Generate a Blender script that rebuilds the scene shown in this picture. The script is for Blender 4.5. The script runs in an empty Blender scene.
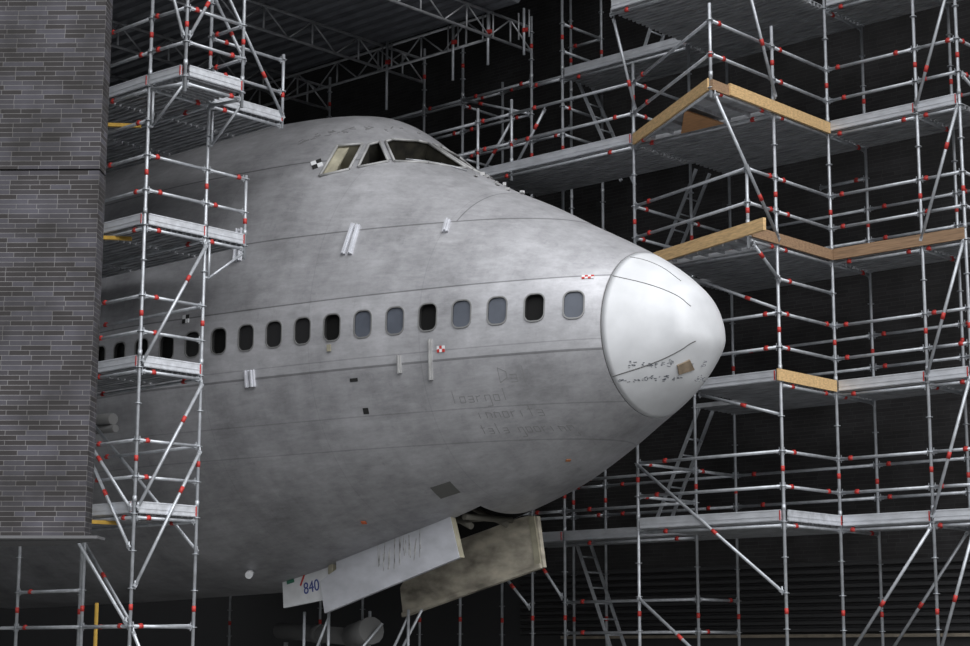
import bpy, bmesh, math, random
from mathutils import Vector, Matrix
random.seed(7)
C = bpy.context.scene.collection
EYE = 1.7            # eye height; every z below is measured from the eye, the ground lies at -1.7
GROUND = -EYE

# ------------------------------------------------------------------ helpers
def tag(o, label=None, cat=None, group=None, kind=None):
    if label: o['label'] = label
    if cat: o['category'] = cat
    if group: o['group'] = group
    if kind: o['kind'] = kind
    return o

def empty(name, loc, label, cat, group=None):
    o = bpy.data.objects.new(name, None)
    o.empty_display_size = .2
    o.location = (loc[0], loc[1], loc[2] + EYE)
    C.objects.link(o)
    return tag(o, label, cat, group)

class MB:
    """collects shapes of ONE object"""
    def __init__(self): self.v = []; self.f = []; self.smooth = []
    def add(self, vs, fs, smooth=False):
        b = len(self.v); self.v += [tuple(p) for p in vs]
        self.f += [tuple(b + i for i in f) for f in fs]; self.smooth += [smooth] * len(fs)
        return self
    def box(self, c, s, rot=None):
        c = Vector(c); pts = []
        for z in (-.5, .5):
            for y in (-.5, .5):
                for x in (-.5, .5):
                    p = Vector((x * s[0], y * s[1], z * s[2]))
                    pts.append(c + (rot @ p if rot else p))
        return self.add(pts, [(0, 2, 3, 1), (4, 5, 7, 6), (0, 1, 5, 4), (2, 6, 7, 3), (0, 4, 6, 2), (1, 3, 7, 5)])
    def beam(self, p, q, w, h, up=(0, 0, 1)):
        p, q = Vector(p), Vector(q); d = (q - p); L = d.length; d.normalize()
        u = Vector(up); s = d.cross(u)
        if s.length < 1e-4: s = d.cross(Vector((1, 0, 0)))
        s.normalize(); u = s.cross(d)
        m = Matrix((d, s, u)).transposed()
        return self.box((p + q) / 2, (L, w, h), m)
    def tube(self, p, q, r, n=9, cap=True):
        p, q = Vector(p), Vector(q); d = (q - p).normalized()
        a = d.orthogonal().normalized(); b = d.cross(a)
        ring = [(a * math.cos(2 * math.pi * i / n) + b * math.sin(2 * math.pi * i / n)) * r for i in range(n)]
        vs = [p + o for o in ring] + [q + o for o in ring]
        self.add(vs, [(i, (i + 1) % n, n + (i + 1) % n, n + i) for i in range(n)], True)
        if cap:
            b0 = len(self.v) - 2 * n
            self.f += [tuple(b0 + i for i in reversed(range(n))), tuple(b0 + n + i for i in range(n))]; self.smooth += [False, False]
        return self
    def path(self, pts, r, n=6):
        for a, b in zip(pts, pts[1:]): self.tube(a, b, r, n)
        return self
    def prism(self, poly, off):
        """poly: list of points, extruded by vector off"""
        n = len(poly); off = Vector(off); P = [Vector(p) for p in poly]
        nrm = Vector((0, 0, 0))
        for i in range(n): nrm += P[i].cross(P[(i + 1) % n])
        if nrm.dot(off) < 0: P.reverse()
        vs = P + [p + off for p in P]
        return self.add(vs, [tuple(reversed(range(n))), tuple(range(n, 2 * n))] + [(i, (i + 1) % n, n + (i + 1) % n, n + i) for i in range(n)])
    def mesh(self, name, mat=None):
        me = bpy.data.meshes.new(name); me.from_pydata(self.v, [], self.f); me.update()
        for p, s in zip(me.polygons, self.smooth): p.use_smooth = s
        if mat: me.materials.append(mat)
        return me
    def build(self, name, mat, parent=None, world=True):
        """vertices are given in scene coordinates (z from the eye) when world is True"""
        if world:
            base = parent
            while base is not None and base.parent is not None: base = base.parent
            bl = base.location if base is not None else Vector((0, 0, 0))
            if parent is None:
                xs = [v[0] for v in self.v]; ys = [v[1] for v in self.v]; zs = [v[2] for v in self.v]
                bl = Vector(((min(xs) + max(xs)) / 2, (min(ys) + max(ys)) / 2, min(zs) + EYE))
            self.v = [(x - bl.x, y - bl.y, z + EYE - bl.z) for x, y, z in self.v]
        o = bpy.data.objects.new(name, self.mesh(name, mat)); C.objects.link(o)
        if world and parent is None: o.location = bl
        if parent is not None: o.parent = parent
        return o

# ------------------------------------------------------------------ materials
def mat(name, color, rough=.6, metal=0., noise=None, bump=None, spec=None):
    m = bpy.data.materials.new(name); m.use_nodes = True
    nt = m.node_tree; b = nt.nodes['Principled BSDF']
    b.inputs['Base Color'].default_value = (*color, 1); b.inputs['Roughness'].default_value = rough; b.inputs['Metallic'].default_value = metal
    if spec is not None: b.inputs['Specular IOR Level'].default_value = spec
    if noise:
        sc, amt, stretch = noise
        tc = nt.nodes.new('ShaderNodeTexCoord'); mp = nt.nodes.new('ShaderNodeMapping'); mp.inputs['Scale'].default_value = stretch
        n = nt.nodes.new('ShaderNodeTexNoise'); n.inputs['Scale'].default_value = sc; n.inputs['Detail'].default_value = 6
        nt.links.new(tc.outputs['Object'], mp.inputs[0]); nt.links.new(mp.outputs[0], n.inputs['Vector'])
        r = nt.nodes.new('ShaderNodeValToRGB')
        lo = [max(0, c * (1 - amt)) for c in color]; hi = [min(1, c * (1 + amt)) for c in color]
        r.color_ramp.elements[0].color = (*lo, 1); r.color_ramp.elements[0].position = .3
        r.color_ramp.elements[1].color = (*hi, 1); r.color_ramp.elements[1].position = .7
        nt.links.new(n.outputs['Fac'], r.inputs[0]); nt.links.new(r.outputs[0], b.inputs['Base Color'])
        if bump:
            bp = nt.nodes.new('ShaderNodeBump'); bp.inputs['Strength'].default_value = bump; bp.inputs['Distance'].default_value = .01
            nt.links.new(n.outputs['Fac'], bp.inputs['Height']); nt.links.new(bp.outputs[0], b.inputs['Normal'])
    return m

GALV = mat('galvanised_tube', (.42, .44, .47), .45, .45, (9, .18, (1, 1, 1)))
DECK = mat('steel_deck', (.40, .41, .43), .5, .5, (3, .3, (1, 4, 4)))
TOE = mat('aluminium_toe_board', (.62, .64, .68), .42, .45, (4, .15, (1, 3, 3)))
RED = mat('red_band', (.42, .03, .025), .6)
WOOD = mat('pine_board', (.55, .37, .18), .75, 0, (6, .25, (.6, 3, 8)))
WOODB = mat('brown_board', (.27, .17, .10), .8, 0, (6, .3, (.6, 3, 8)))
YELLOW = mat('yellow_timber', (.55, .34, .06), .7, 0, (8, .2, (1, 1, 1)))
WHITE = mat('white_paint', (.62, .63, .65), .5, 0, (4, .12, (1, 1, 1)))
RADOME = mat('radome_paint', (.54, .55, .57), .5, 0, (3, .08, (1, 1, 1)))
DOORW = mat('gear_door_white', (.47, .48, .52), .55, 0, (2.5, .14, (1, 1, 2)))
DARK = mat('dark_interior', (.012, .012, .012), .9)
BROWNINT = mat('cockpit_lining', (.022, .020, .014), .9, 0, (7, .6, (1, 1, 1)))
CREAM = mat('cream_reveal', (.30, .28, .21), .85, 0, (5, .25, (1, 1, 1)))
FRAME = mat('cockpit_frame', (.34, .34, .34), .6, .2, (6, .2, (1, 1, 1)))
PANEB = mat('drawn_blind_pane', (.075, .084, .105), .35, 0, (4, .15, (1, 1, 1)))
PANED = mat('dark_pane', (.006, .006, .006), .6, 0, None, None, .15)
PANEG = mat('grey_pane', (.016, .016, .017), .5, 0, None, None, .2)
RIM = mat('window_rim', (.22, .22, .22), .5, .5)
LINE = mat('strip_dark', (.10, .10, .10), .6)
BLACK = mat('black_paint', (.01, .01, .01), .7)
BLUE = mat('blue_paint', (.03, .05, .22), .6)
GREEN = mat('green_paint', (.03, .16, .10), .6)
DARKIRON = mat('dark_roof_steel', (.40, .41, .43), .5, .5, (6, .2, (1, 1, 1)))
ROOFD = mat('roof_sheet', (.15, .157, .175), .55, .4, (3, .25, (1, 4, 4)))
PIPE = mat('pale_hose', (.11, .11, .11), .8)
GROUNDM = mat('paving', (.16, .16, .155), .9, 0, (2, .3, (1, 1, 1)))
CONC = mat('sill_concrete', (.22, .19, .15), .9, 0, (5, .25, (1, 1, 1)))
SOFFIT = mat('soffit_plate', (.10, .10, .105), .8)
CLAD = mat('black_ribbed_cladding', (.028, .028, .03), .6, 0)

def brick(name, c1, c2, mortar, width, row, zline=None):
    m = bpy.data.materials.new(name); m.use_nodes = True; nt = m.node_tree; b = nt.nodes['Principled BSDF']
    tc = nt.nodes.new('ShaderNodeTexCoord'); mp = nt.nodes.new('ShaderNodeMapping')
    mp.inputs['Rotation'].default_value = (math.radians(-90), 0, 0)
    sx = nt.nodes.new('ShaderNodeSeparateXYZ'); cx = nt.nodes.new('ShaderNodeCombineXYZ'); ad = nt.nodes.new('ShaderNodeMath'); ad.operation = 'ADD'
    nt.links.new(tc.outputs['Object'], sx.inputs[0]); nt.links.new(sx.outputs[0], ad.inputs[0]); nt.links.new(sx.outputs[1], ad.inputs[1]); nt.links.new(ad.outputs[0], cx.inputs[0]); nt.links.new(sx.outputs[2], cx.inputs[2])
    nt.links.new(cx.outputs[0], mp.inputs[0])
    br = nt.nodes.new('ShaderNodeTexBrick'); br.inputs['Scale'].default_value = 1
    br.inputs['Brick Width'].default_value = width; br.inputs['Row Height'].default_value = row
    br.inputs['Mortar Size'].default_value = .004; br.inputs['Mortar Smooth'].default_value = .2; br.inputs['Bias'].default_value = -.25
    br.offset = .37; br.offset_frequency = 3; br.squash = 1.45; br.squash_frequency = 2
    br.inputs['Color1'].default_value = (*c1, 1); br.inputs['Color2'].default_value = (*c2, 1); br.inputs['Mortar'].default_value = (*mortar, 1)
    nt.links.new(mp.outputs[0], br.inputs['Vector'])
    n = nt.nodes.new('ShaderNodeTexNoise'); n.inputs['Scale'].default_value = 1.3; n.inputs['Detail'].default_value = 5
    nt.links.new(tc.outputs['Object'], n.inputs['Vector'])
    r = nt.nodes.new('ShaderNodeValToRGB'); r.color_ramp.elements[0].position = .35; r.color_ramp.elements[1].position = .7
    r.color_ramp.elements[0].color = (.55, .54, .54, 1); r.color_ramp.elements[1].color = (1.5, 1.52, 1.62, 1)
    nt.links.new(n.outputs['Fac'], r.inputs[0])
    mx = nt.nodes.new('ShaderNodeMix'); mx.data_type = 'RGBA'; mx.blend_type = 'MULTIPLY'; mx.inputs['Factor'].default_value = 1
    nt.links.new(br.outputs['Color'], mx.inputs[6]); nt.links.new(r.outputs[0], mx.inputs[7])
    nt.links.new(mx.outputs[2], b.inputs['Base Color']); b.inputs['Roughness'].default_value = .8
    bp = nt.nodes.new('ShaderNodeBump'); bp.inputs['Strength'].default_value = .5; bp.inputs['Distance'].default_value = .006; bp.invert = True
    nt.links.new(br.outputs['Fac'], bp.inputs['Height']); nt.links.new(bp.outputs[0], b.inputs['Normal'])
    return m
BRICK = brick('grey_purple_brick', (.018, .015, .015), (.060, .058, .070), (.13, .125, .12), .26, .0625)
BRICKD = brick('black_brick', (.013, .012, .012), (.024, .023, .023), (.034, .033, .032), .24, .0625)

# ------------------------------------------------------------------ setting
def struct(o): o['kind'] = 'structure'; return o
g = MB(); g.box((-20, 14, GROUND - .1), (90, 70, .2)); struct(g.build('floor', GROUNDM))

YW = 25.7
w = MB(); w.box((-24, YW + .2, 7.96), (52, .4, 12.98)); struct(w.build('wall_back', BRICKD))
w = MB()                                             # ribbed cladding under the bricks
z = .40
while z < 1.5:
    w.prism([(-22.5, YW - .01, z), (-22.5, YW - .07, z + .02), (-22.5, YW - .07, z + .07), (-22.5, YW - .01, z + .09)], (24.5, 0, 0)); z += .115
w.box((-24, YW + .1, .95), (52, .22, 1.12)); struct(w.build('trim_1', CLAD))
w = MB(); w.box((-9.5, YW + .02, .355), (24, .26, .05)); struct(w.build('trim_2', CONC))
w = MB(); w.box((-24, YW + .2, -.64), (52, .4, 2.12)); struct(w.build('wall_base', CLAD))
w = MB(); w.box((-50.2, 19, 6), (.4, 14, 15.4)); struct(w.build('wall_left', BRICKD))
w = MB(); w.box((-22, 23.65, 14.7), (56, 4.9, .4)); struct(w.build('ceiling', DARKIRON))  # unseen slab, added to keep sky and sun off the rear scaffold

w = MB(); w.box((-31, 18.2, 13.75), (29.5, 11.0, .3)); struct(w.build('ceiling', SOFFIT))  # unseen overhang, added above the frame to shade the fuselage crown
# hanging brick wall at the left, facing the street
wd = Vector((-.756, -.654, 0)); wn = Vector((-.654, .756, 0)); we = Vector((-18.81 - .068, 13.50 - .059, 0))
bw = bpy.data.objects.new('wall_front', None)
def wall_box(name, u0, u1, z0, z1, d0, d1, m):
    me = MB(); me.box(((u0 + u1) / 2, (d0 + d1) / 2, (z0 + z1) / 2), (u1 - u0, d1 - d0, z1 - z0))
    o = me.build(name, m, None, world=False)
    # local x runs along the wall to the right, local y into the building
    o.matrix_world = Matrix(((-wd.x, wn.x, 0, we.x), (-wd.y, wn.y, 0, we.y), (0, 0, 1, EYE), (0, 0, 0, 1)))
    return struct(o)
bpy.data.objects.remove(bw)
ZJ = 6.07
wall_box('wall_front', -28, 0, 1.455, ZJ - .012, 0, .35, BRICK)  # out-of-view run lengthened to block light from the left front
wall_box('wall_front', -28, 0, ZJ + .012, 13.5, 0, .35, BRICK)
wall_box('trim_3', -28, -.02, ZJ - .012, ZJ + .012, .03, .33, BLACK)
wall_box('trim_4', -28, .16, 1.42, 1.455, .0, .40, SOFFIT)
s = MB(); s.prism([(-9, .40, 1.33), (.14, .40, 1.42), (-.6, 1.0, 1.39), (-9, 2.2, 1.33)], (0, 0, .03))
o = s.build('trim_5', SOFFIT, None, world=False)
o.matrix_world = Matrix(((-wd.x, wn.x, 0, we.x), (-wd.y, wn.y, 0, we.y), (0, 0, 1, EYE), (0, 0, 0, 1))); struct(o)

# ------------------------------------------------------------------ aircraft
S = [0, .12, .4, .8, 1.4, 2.2, 3.0, 3.8, 4.6, 5.4, 6.4, 7.6, 9.0, 11, 14, 20.]
ZT = [0.0, 0.549, 0.852, 1.149, 1.504, 1.929, 2.366, 2.754, 3.201, 3.732, 4.411, 4.62, 4.729, 4.924, 5.079, 5.131]
ZB = [0.0, -0.3, -0.659, -0.915, -1.193, -1.594, -1.93, -2.157, -2.351, -2.509, -2.715, -2.955, -3.142, -3.17, -3.2, -3.2]
WW = [0.0, 0.463, 0.646, 0.917, 1.275, 1.618, 1.911, 2.158, 2.402, 2.61, 2.847, 3.115, 3.365, 3.42, 3.41, 3.391]
ZM = .379
RS = [math.sqrt(x) for x in S]
def make_pchip(xs, ys):
    n = len(xs); h = [xs[i + 1] - xs[i] for i in range(n - 1)]; d = [(ys[i + 1] - ys[i]) / h[i] for i in range(n - 1)]
    m = [0.] * n; m[0] = d[0]; m[-1] = d[-1]
    for i in range(1, n - 1):
        if d[i - 1] * d[i] > 0:
            w1 = 2 * h[i] + h[i - 1]; w2 = h[i] + 2 * h[i - 1]; m[i] = (w1 + w2) / (w1 / d[i - 1] + w2 / d[i])
    def f(x):
        i = 0
        while i < n - 2 and x >= xs[i + 1]: i += 1
        t = (x - xs[i]) / h[i]
        return (2*t**3-3*t**2+1)*ys[i]+(t**3-2*t**2+t)*h[i]*m[i]+(-2*t**3+3*t**2)*ys[i+1]+(t**3-t**2)*h[i]*m[i+1]
    return f
pt, pb, pw = make_pchip(RS, ZT), make_pchip(RS, ZB), make_pchip(RS, WW)
def sect(s):
    q = math.sqrt(max(s, 0)); k = min(max(s / 7, 0), 1); return pt(q), pb(q), pw(q), ZM * k * (2 - k)
def hull(s, th):
    zt, zb, hw, zm = sect(s); c, sn = math.cos(th), math.sin(th)
    return Vector((-s, hw * c, zm + (zt - zm if sn >= 0 else zm - zb) * sn))
def side(s, z, sgn=-1):
    zt, zb, hw, zm = sect(s); t = (z - zm) / (zt - zm) if z > zm else (zm - z) / (zm - zb)
    return Vector((-s, sgn * hw * math.sqrt(max(0, 1 - t * t)), z))
def normal(s, z, sgn=-1):
    e = .03; a = side(s + e, z, sgn) - side(s - e, z, sgn); b = side(s, z + e, sgn) - side(s, z - e, sgn)
    n = a.cross(b).normalized()
    return n if n.y * sgn > 0 else -n

HEAD, PITCH = -0.0404174, 0.0100493
NOSE = Vector((-14.26062, 20.17215, 4.29677 + EYE))
aft = Vector((-math.cos(HEAD) * math.cos(PITCH), -math.sin(HEAD) * math.cos(PITCH), -math.sin(PITCH)))
left = Vector((-math.sin(HEAD), math.cos(HEAD), 0)); up = (-aft).cross(left)
BASE = Vector((-5, 0, -2.6))
plane = bpy.data.objects.new('aircraft_nose', None); C.objects.link(plane)
R3 = Matrix((-aft, left, up)).transposed()
plane.matrix_world = Matrix.Translation(NOSE + R3 @ BASE) @ R3.to_4x4()
tag(plane, 'bare metal front fuselage of a wide-body jet with a white nose cone', 'aircraft')
def ppart(mb, name, m, parent=None, label=None):
    o = mb.build(name, m, parent or plane, world=False)
    if parent is None: o.location = -BASE
    if label: o['label'] = label
    return o

def skin_material():
    m = bpy.data.materials.new('bare_aluminium_skin'); m.use_nodes = True; nt = m.node_tree; N = nt.nodes; Lk = nt.links
    b = N['Principled BSDF']; tc = N.new('ShaderNodeTexCoord'); sp = N.new('ShaderNodeSeparateXYZ'); Lk.new(tc.outputs['Object'], sp.inputs[0])
    def math_(op, a, c=None, d=None):
        n = N.new('ShaderNodeMath'); n.operation = op
        for i, v in enumerate((a, c, d)):
            if v is None: continue
            if isinstance(v, (int, float)): n.inputs[i].default_value = v
            else: Lk.new(v, n.inputs[i])
        return n.outputs[0]
    X, Y, Z = sp.outputs
    def noise(scale, stretch, detail=6, rough=.6):
        mp = N.new('ShaderNodeMapping'); mp.inputs['Scale'].default_value = stretch; Lk.new(tc.outputs['Object'], mp.inputs[0])
        n = N.new('ShaderNodeTexNoise'); n.inputs['Scale'].default_value = scale; n.inputs['Detail'].default_value = detail; n.inputs['Roughness'].default_value = rough
        Lk.new(mp.outputs[0], n.inputs['Vector']); return n.outputs['Fac']
    def band(v, c, hw, soft):           # 1 inside |v-c|<hw
        a = math_('ABSOLUTE', math_('SUBTRACT', v, c))
        r = N.new('ShaderNodeMapRange'); r.inputs[1].default_value = hw; r.inputs[2].default_value = hw + soft; r.inputs[3].default_value = 1; r.inputs[4].default_value = 0
        Lk.new(a, r.inputs[0]); return r.outputs[0]
    def ramp(v, a, b_):
        r = N.new('ShaderNodeMapRange'); r.inputs[1].default_value = a; r.inputs[2].default_value = b_; Lk.new(v, r.inputs[0]); return r.outputs[0]
    val = math_('ADD', .37, math_('MULTIPLY', math_('SUBTRACT', noise(.9, (1, 1, 1), 8, .65),   .5), .5))
    val = math_('ADD', val, math_('MULTIPLY', math_('SUBTRACT', noise(5, (.35, 1, 1.6), 6, .7),   .5), .22))
    val = math_('ADD', val, math_('MULTIPLY', math_('SUBTRACT', noise(1.6, (2.2, .6, .5), 4, .6), .5), .12))
    fine = noise(14, (.22, 1, 1.2), 8, .8); val = math_('ADD', val, math_('MULTIPLY', math_('SUBTRACT', fine, .5), .20))
    streak = ramp(noise(2.6, (.35, .8, 2.6), 9, .75), .52, .68); val = math_('ADD', val, math_('MULTIPLY', streak, .05))
    rub = ramp(noise(4.5, (1.6, 1, .8), 9, .8), .56, .66); val = math_('SUBTRACT', val, math_('MULTIPLY', rub, .045))
    # window belt is polished paler
    belt = math_('MULTIPLY', band(Z, .33, .515, .01), .05); val = math_('ADD', val, belt)
    low = math_('MULTIPLY', ramp(Z, -.20, -.19), 1.0)
    val = math_('MULTIPLY', val, math_('ADD', .94, math_('MULTIPLY', low, .06)))
    # dull stained belly
    # panel seams
    seams = []
    for zc, hw in ((.858, .006), (-.186, .012), (-.05, .004), (1.93, .007), (3.27, .007), (-1.30, .003), (-.86, .003)):
        seams.append((band(Z, zc, hw, .008), .5 if hw > .005 else .25))
    for xc in (3.55, 5.35, 7.3, 9.6, 11.5): seams.append((band(X, -xc, .003, .006), .12))
    nl = math_('MULTIPLY', band(X, -3.45, .006, .008), ramp(Z, 1.93, 1.94)); seams.append((nl, .45))
    for s_, k in seams: val = math_('MULTIPLY', val, math_('SUBTRACT', 1, math_('MULTIPLY', s_, k)))
    # scuffs: thin dark scratches
    sc = ramp(noise(3.2, (.5, 1, 3.5), 10, .75), .66, .74); val = math_('MULTIPLY', val, math_('SUBTRACT', 1, math_('MULTIPLY', sc, .35)))
    sc2 = ramp(noise(2.1, (1.5, 1, .6), 8, .7), .64, .75); val = math_('ADD', val, math_('MULTIPLY', sc2, .06))
    cb = N.new('ShaderNodeCombineColor'); Lk.new(val, cb.inputs[0]); Lk.new(math_('MULTIPLY', val, 1.0), cb.inputs[1]); Lk.new(math_('MULTIPLY', val, 1.05), cb.inputs[2])
    Lk.new(cb.outputs[0], b.inputs['Base Color']); b.inputs['Metallic'].default_value = .45
    rg = math_('ADD', .38, math_('MULTIPLY', noise(2.4, (.6, 1, 1.5), 6, .6), .28)); Lk.new(rg, b.inputs['Roughness'])
    bp = N.new('ShaderNodeBump'); bp.inputs['Strength'].default_value = .12; bp.inputs['Distance'].default_value = .02
    Lk.new(noise(1.1, (1, 1, 1), 3, .5), bp.inputs['Height']); Lk.new(bp.outputs[0], b.inputs['Normal'])
    return m
SKIN = skin_material()

SR = 1.045
NT = 160
def loft(ss, cap0=None, cap1=True):
    mb = MB(); rings = []
    for s_ in ss: rings.append([hull(s_, 2 * math.pi * i / NT) for i in range(NT)])
    vs = [p for r in rings for p in r]; fs = []
    for k in range(len(ss) - 1):
        for i in range(NT):
            a = k * NT + i; b_ = k * NT + (i + 1) % NT; fs.append((a, b_, b_ + NT, a + NT))
    mb.add(vs, fs, True)
    if cap0 is not None:
        mb.v.append(tuple(cap0)); t = len(mb.v) - 1
        for i in range(NT): mb.f.append((t, (i + 1) % NT, i)); mb.smooth.append(True)
    else: mb.f.append(tuple(reversed(range(NT)))); mb.smooth.append(False)
    if cap1:
        b0 = (len(ss) - 1) * NT; mb.f.append(tuple(b0 + i for i in range(NT))); mb.smooth.append(False)
    return mb
def fix_normals(me):
    bm = bmesh.new(); bm.from_mesh(me); bmesh.ops.recalc_face_normals(bm, faces=bm.faces); bm.to_mesh(me); bm.free()

ss = [SR + .012 + (6.5 - SR) * i / 90 for i in range(91)] + [6.6 + .2 * i for i in range(1, 55)]
fus = ppart(loft(ss), 'fuselage_skin', SKIN); fix_normals(fus.data)
rs = [(SR - .004) * (i / 30) ** 2 for i in range(1, 31)]
rad = ppart(loft(rs, (0, 0, 0)), 'nose_cone', RADOME, None, 'smooth white nose cone'); fix_normals(rad.data)
gap = ppart(MB().add([p for s_ in (SR - .02, SR + .03) for p in [hull(s_, 2 * math.pi * i / 96) * 1 - Vector((0, 0, 0)) for i in range(96)]],
      [(i, (i + 1) % 96, 96 + (i + 1) % 96, 96 + i) for i in range(96)], True), 'nose_cone_seal', LINE)
for v in gap.data.vertices:
    v.co.y *= .988; v.co.z = (v.co.z - .2) * .988 + .2

def rrect(w, h, r, n=5):
    out = []
    for cx, cz, a0 in ((w/2-r, h/2-r, 0), (-w/2+r, h/2-r, 90), (-w/2+r, -h/2+r, 180), (w/2-r, -h/2+r, 270)):
        for i in range(n + 1):
            a = math.radians(a0 + 90 * i / n); out.append((cx + r * math.cos(a), cz + r * math.sin(a)))
    return out
def win_frame(s_, z_):
    p = side(s_, z_); n = normal(s_, z_); u = Vector((0, 0, 1)); t = u.cross(n).normalized(); u = n.cross(t)
    return p, t, u, n
def cut(target, mb, m):
    me = mb.mesh('cutter', m); fix_normals(me); c = bpy.data.objects.new('cutter', me); C.objects.link(c)
    c.parent = target.parent; c.location = target.location
    bpy.context.view_layer.update()
    md = target.modifiers.new('cut', 'BOOLEAN'); md.object = c; md.operation = 'DIFFERENCE'; md.solver = 'EXACT'
    try: md.material_mode = 'TRANSFER'
    except Exception: pass
    dg = bpy.context.evaluated_depsgraph_get(); dg.update()
    new = bpy.data.meshes.new_from_object(target.evaluated_get(dg)); target.modifiers.clear(); target.data = new
    bpy.data.objects.remove(c)

WIN = [1.385 + .508 * i for i in range(17)]
ZW = .438
cm = MB()
for s_ in WIN:
    p, t, u, n = win_frame(s_, ZW)
    cm.prism([p + n * .06 + t * a + u * b for a, b in rrect(.27, .375, .095)], -n * .16)
cut(fus, cm, BLACK)
KIND = 'bkbbkbbkgggkgkkkk'
for s_, k in zip(WIN, KIND):
    p, t, u, n = win_frame(s_, ZW)
    deep = {'b': .018, 'g': .03, 'k': .06}[k]; m = {'b': PANEB, 'g': PANEG, 'k': PANED}[k]
    pane = ppart(MB().prism([p - n * deep + t * a + u * b for a, b in rrect(.268, .373, .095)], -n * .012), 'cabin_window', m, None,
                 {'b': 'cabin window with a blue-grey blind', 'g': 'dull dark grey cabin window', 'k': 'black open cabin window'}[k])
    o1 = [p + n * .006 + t * a + u * b for a, b in rrect(.31, .415, .115)]; i1 = [p + n * .006 + t * a + u * b for a, b in rrect(.272, .377, .096)]
    nn = len(o1); rm = MB()
    o0 = [q - n * .014 for q in o1]; i0 = [q - n * .05 for q in i1]
    rm.add(o0 + o1 + i1 + i0, [(k2 * nn + i, k2 * nn + (i + 1) % nn, (k2 + 1) * nn + (i + 1) % nn, (k2 + 1) * nn + i) for k2 in range(3) for i in range(nn)])
    ppart(rm, 'window_rim', RIM, pane); 

# cockpit openings
W3 = [(-5.999, -1.516, 3.565), (-5.743, -1.216, 3.604), (-5.55, -1.661, 3.071), (-5.887, -1.959, 2.972)]
W2 = [(-5.671, -1.158, 3.585), (-5.632, -.969, 3.663), (-5.185, -1.188, 3.214), (-5.46, -1.562, 3.103)]
W1 = [(-5.59, -.883, 3.672), (-5.598, -.731, 3.743), (-5.52, -.25, 3.80), (-5.50, -.05, 3.80), (-4.62, -.06, 3.21), (-4.58, -.30, 3.16), (-4.82, -.707, 3.214), (-5.125, -1.122, 3.215)]
def mir(P): return [(a, -b, c) for a, b, c in P]
def onhull(P):
    out = []
    for x, y, z in P:
        s_ = -x; zt, zb, hw, zm = sect(s_)
        out.append((x, y, z))
    return out
cock = []
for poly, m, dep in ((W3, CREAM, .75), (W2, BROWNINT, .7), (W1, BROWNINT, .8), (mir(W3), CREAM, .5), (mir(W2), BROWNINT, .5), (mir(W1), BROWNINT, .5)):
    P = [Vector(q) for q in poly]; ctr = sum(P, Vector()) / len(P); nr = Vector()
    for i in range(len(P)): nr += P[i].cross(P[(i + 1) % len(P)])
    nr.normalize()
    if nr.z < 0: nr = -nr
    cut(fus, MB().prism([q + nr * .25 for q in P], -nr * (dep + .25)), m)
    cock.append((P, nr))
# nose gear bay
cut(fus, MB().prism([(-3.86, -.55, -4), (-7.0, -.55, -4), (-7.0, .55, -4), (-3.86, .55, -4)], (0, 0, 2.7)), DARK)
fus.data.set_sharp_from_angle(angle=math.radians(32))
for p_ in fus.data.polygons: p_.use_smooth = True

for P, nr in cock:
    f = MB()
    for i in range(len(P)):
        a, b_ = P[i] + nr * .012, P[(i + 1) % len(P)] + nr * .012
        f.tube(a, b_, .023, 8)
    ppart(f, 'cockpit_window_frame', FRAME)
# window posts and cream reveal, control bits behind the glass
P, nr = cock[0]
rv = MB(); rv.prism([P[0] - nr * .03, P[0] * .55 + P[1] * .45 - nr * .03, P[3] * .55 + P[2] * .45 - nr * .03, P[3] - nr * .03], -nr * .03)
ppart(rv, 'window_reveal', CREAM, None, 'cream inner lining at the rear side window')
P, nr = cock[2]
dash = MB(); c0 = sum(P, Vector()) / len(P) - nr * .32
dash.box(c0 + Vector((.05, .1, -.12)), (.5, .8, .10)); dash.box(c0 + Vector((-.15, -.35, 0)), (.05, .05, .3)); dash.box(c0 + Vector((-.1, .12, 0)), (.04, .04, .34)); dash.box(c0 + Vector((.2, -.2, -.04)), (.1, .5, .05))
ppart(dash, 'instrument_panel', CREAM)
wp = MB(); wp.path([Vector((-4.60, -.32, 3.19)), Vector((-4.86, -.66, 3.26)), Vector((-5.05, -.95, 3.28))], .014); wp.tube((-4.45, -.22, 3.12), (-4.72, -.52, 3.23), .012)
ppart(wp, 'windscreen_wiper', DARKIRON)
tn = MB()
for i in range(9):
    s_ = 3.5 + i * .12; c = hull(s_, math.pi / 2 + .12 * math.sin(i * 2.3))
    tn.box(c + Vector((0, 0, .02)), (.07, .05, .02 + .015 * (i % 3)), Matrix.Rotation(.5 * i, 3, 'Z'))
ppart(tn, 'torn_edging', FRAME, None, 'torn metal edging below the windscreen')

# conduct strips on the nose cone
def surf_path(pts, r, name, m, label=None):
    for _ in range(2):
        n_ = [pts[0]]
        for a, b in zip(pts, pts[1:]): n_ += [tuple(a[i] * .75 + b[i] * .25 for i in range(3)), tuple(a[i] * .25 + b[i] * .75 for i in range(3))]
        pts = n_ + [pts[-1]]
    q = []
    for (s0, y0, z0), (s1, y1, z1) in zip(pts, pts[1:]):
        for k in range(3):
            t = k / 3; s_ = s0 + (s1 - s0) * t; z = z0 + (z1 - z0) * t
            zt, zb, hw, zm = sect(s_); q.append(side(s_, min(max(z, zb + .01), zt - .01)))
    s_, y_, z = pts[-1]; q.append(side(s_, z))
    return ppart(MB().path(q, r, 6), name, m, None, label)
surf_path([(1.03, 0, .845), (.589, 0, .701), (.228, 0, .509), (.10, 0, .36)], .006, 'lightning_strip', LINE)
surf_path([(1.017, 0, 1.162), (.865, 0, 1.123), (.609, 0, .981), (.343, 0, .759)], .006, 'lightning_strip', LINE)
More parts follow.
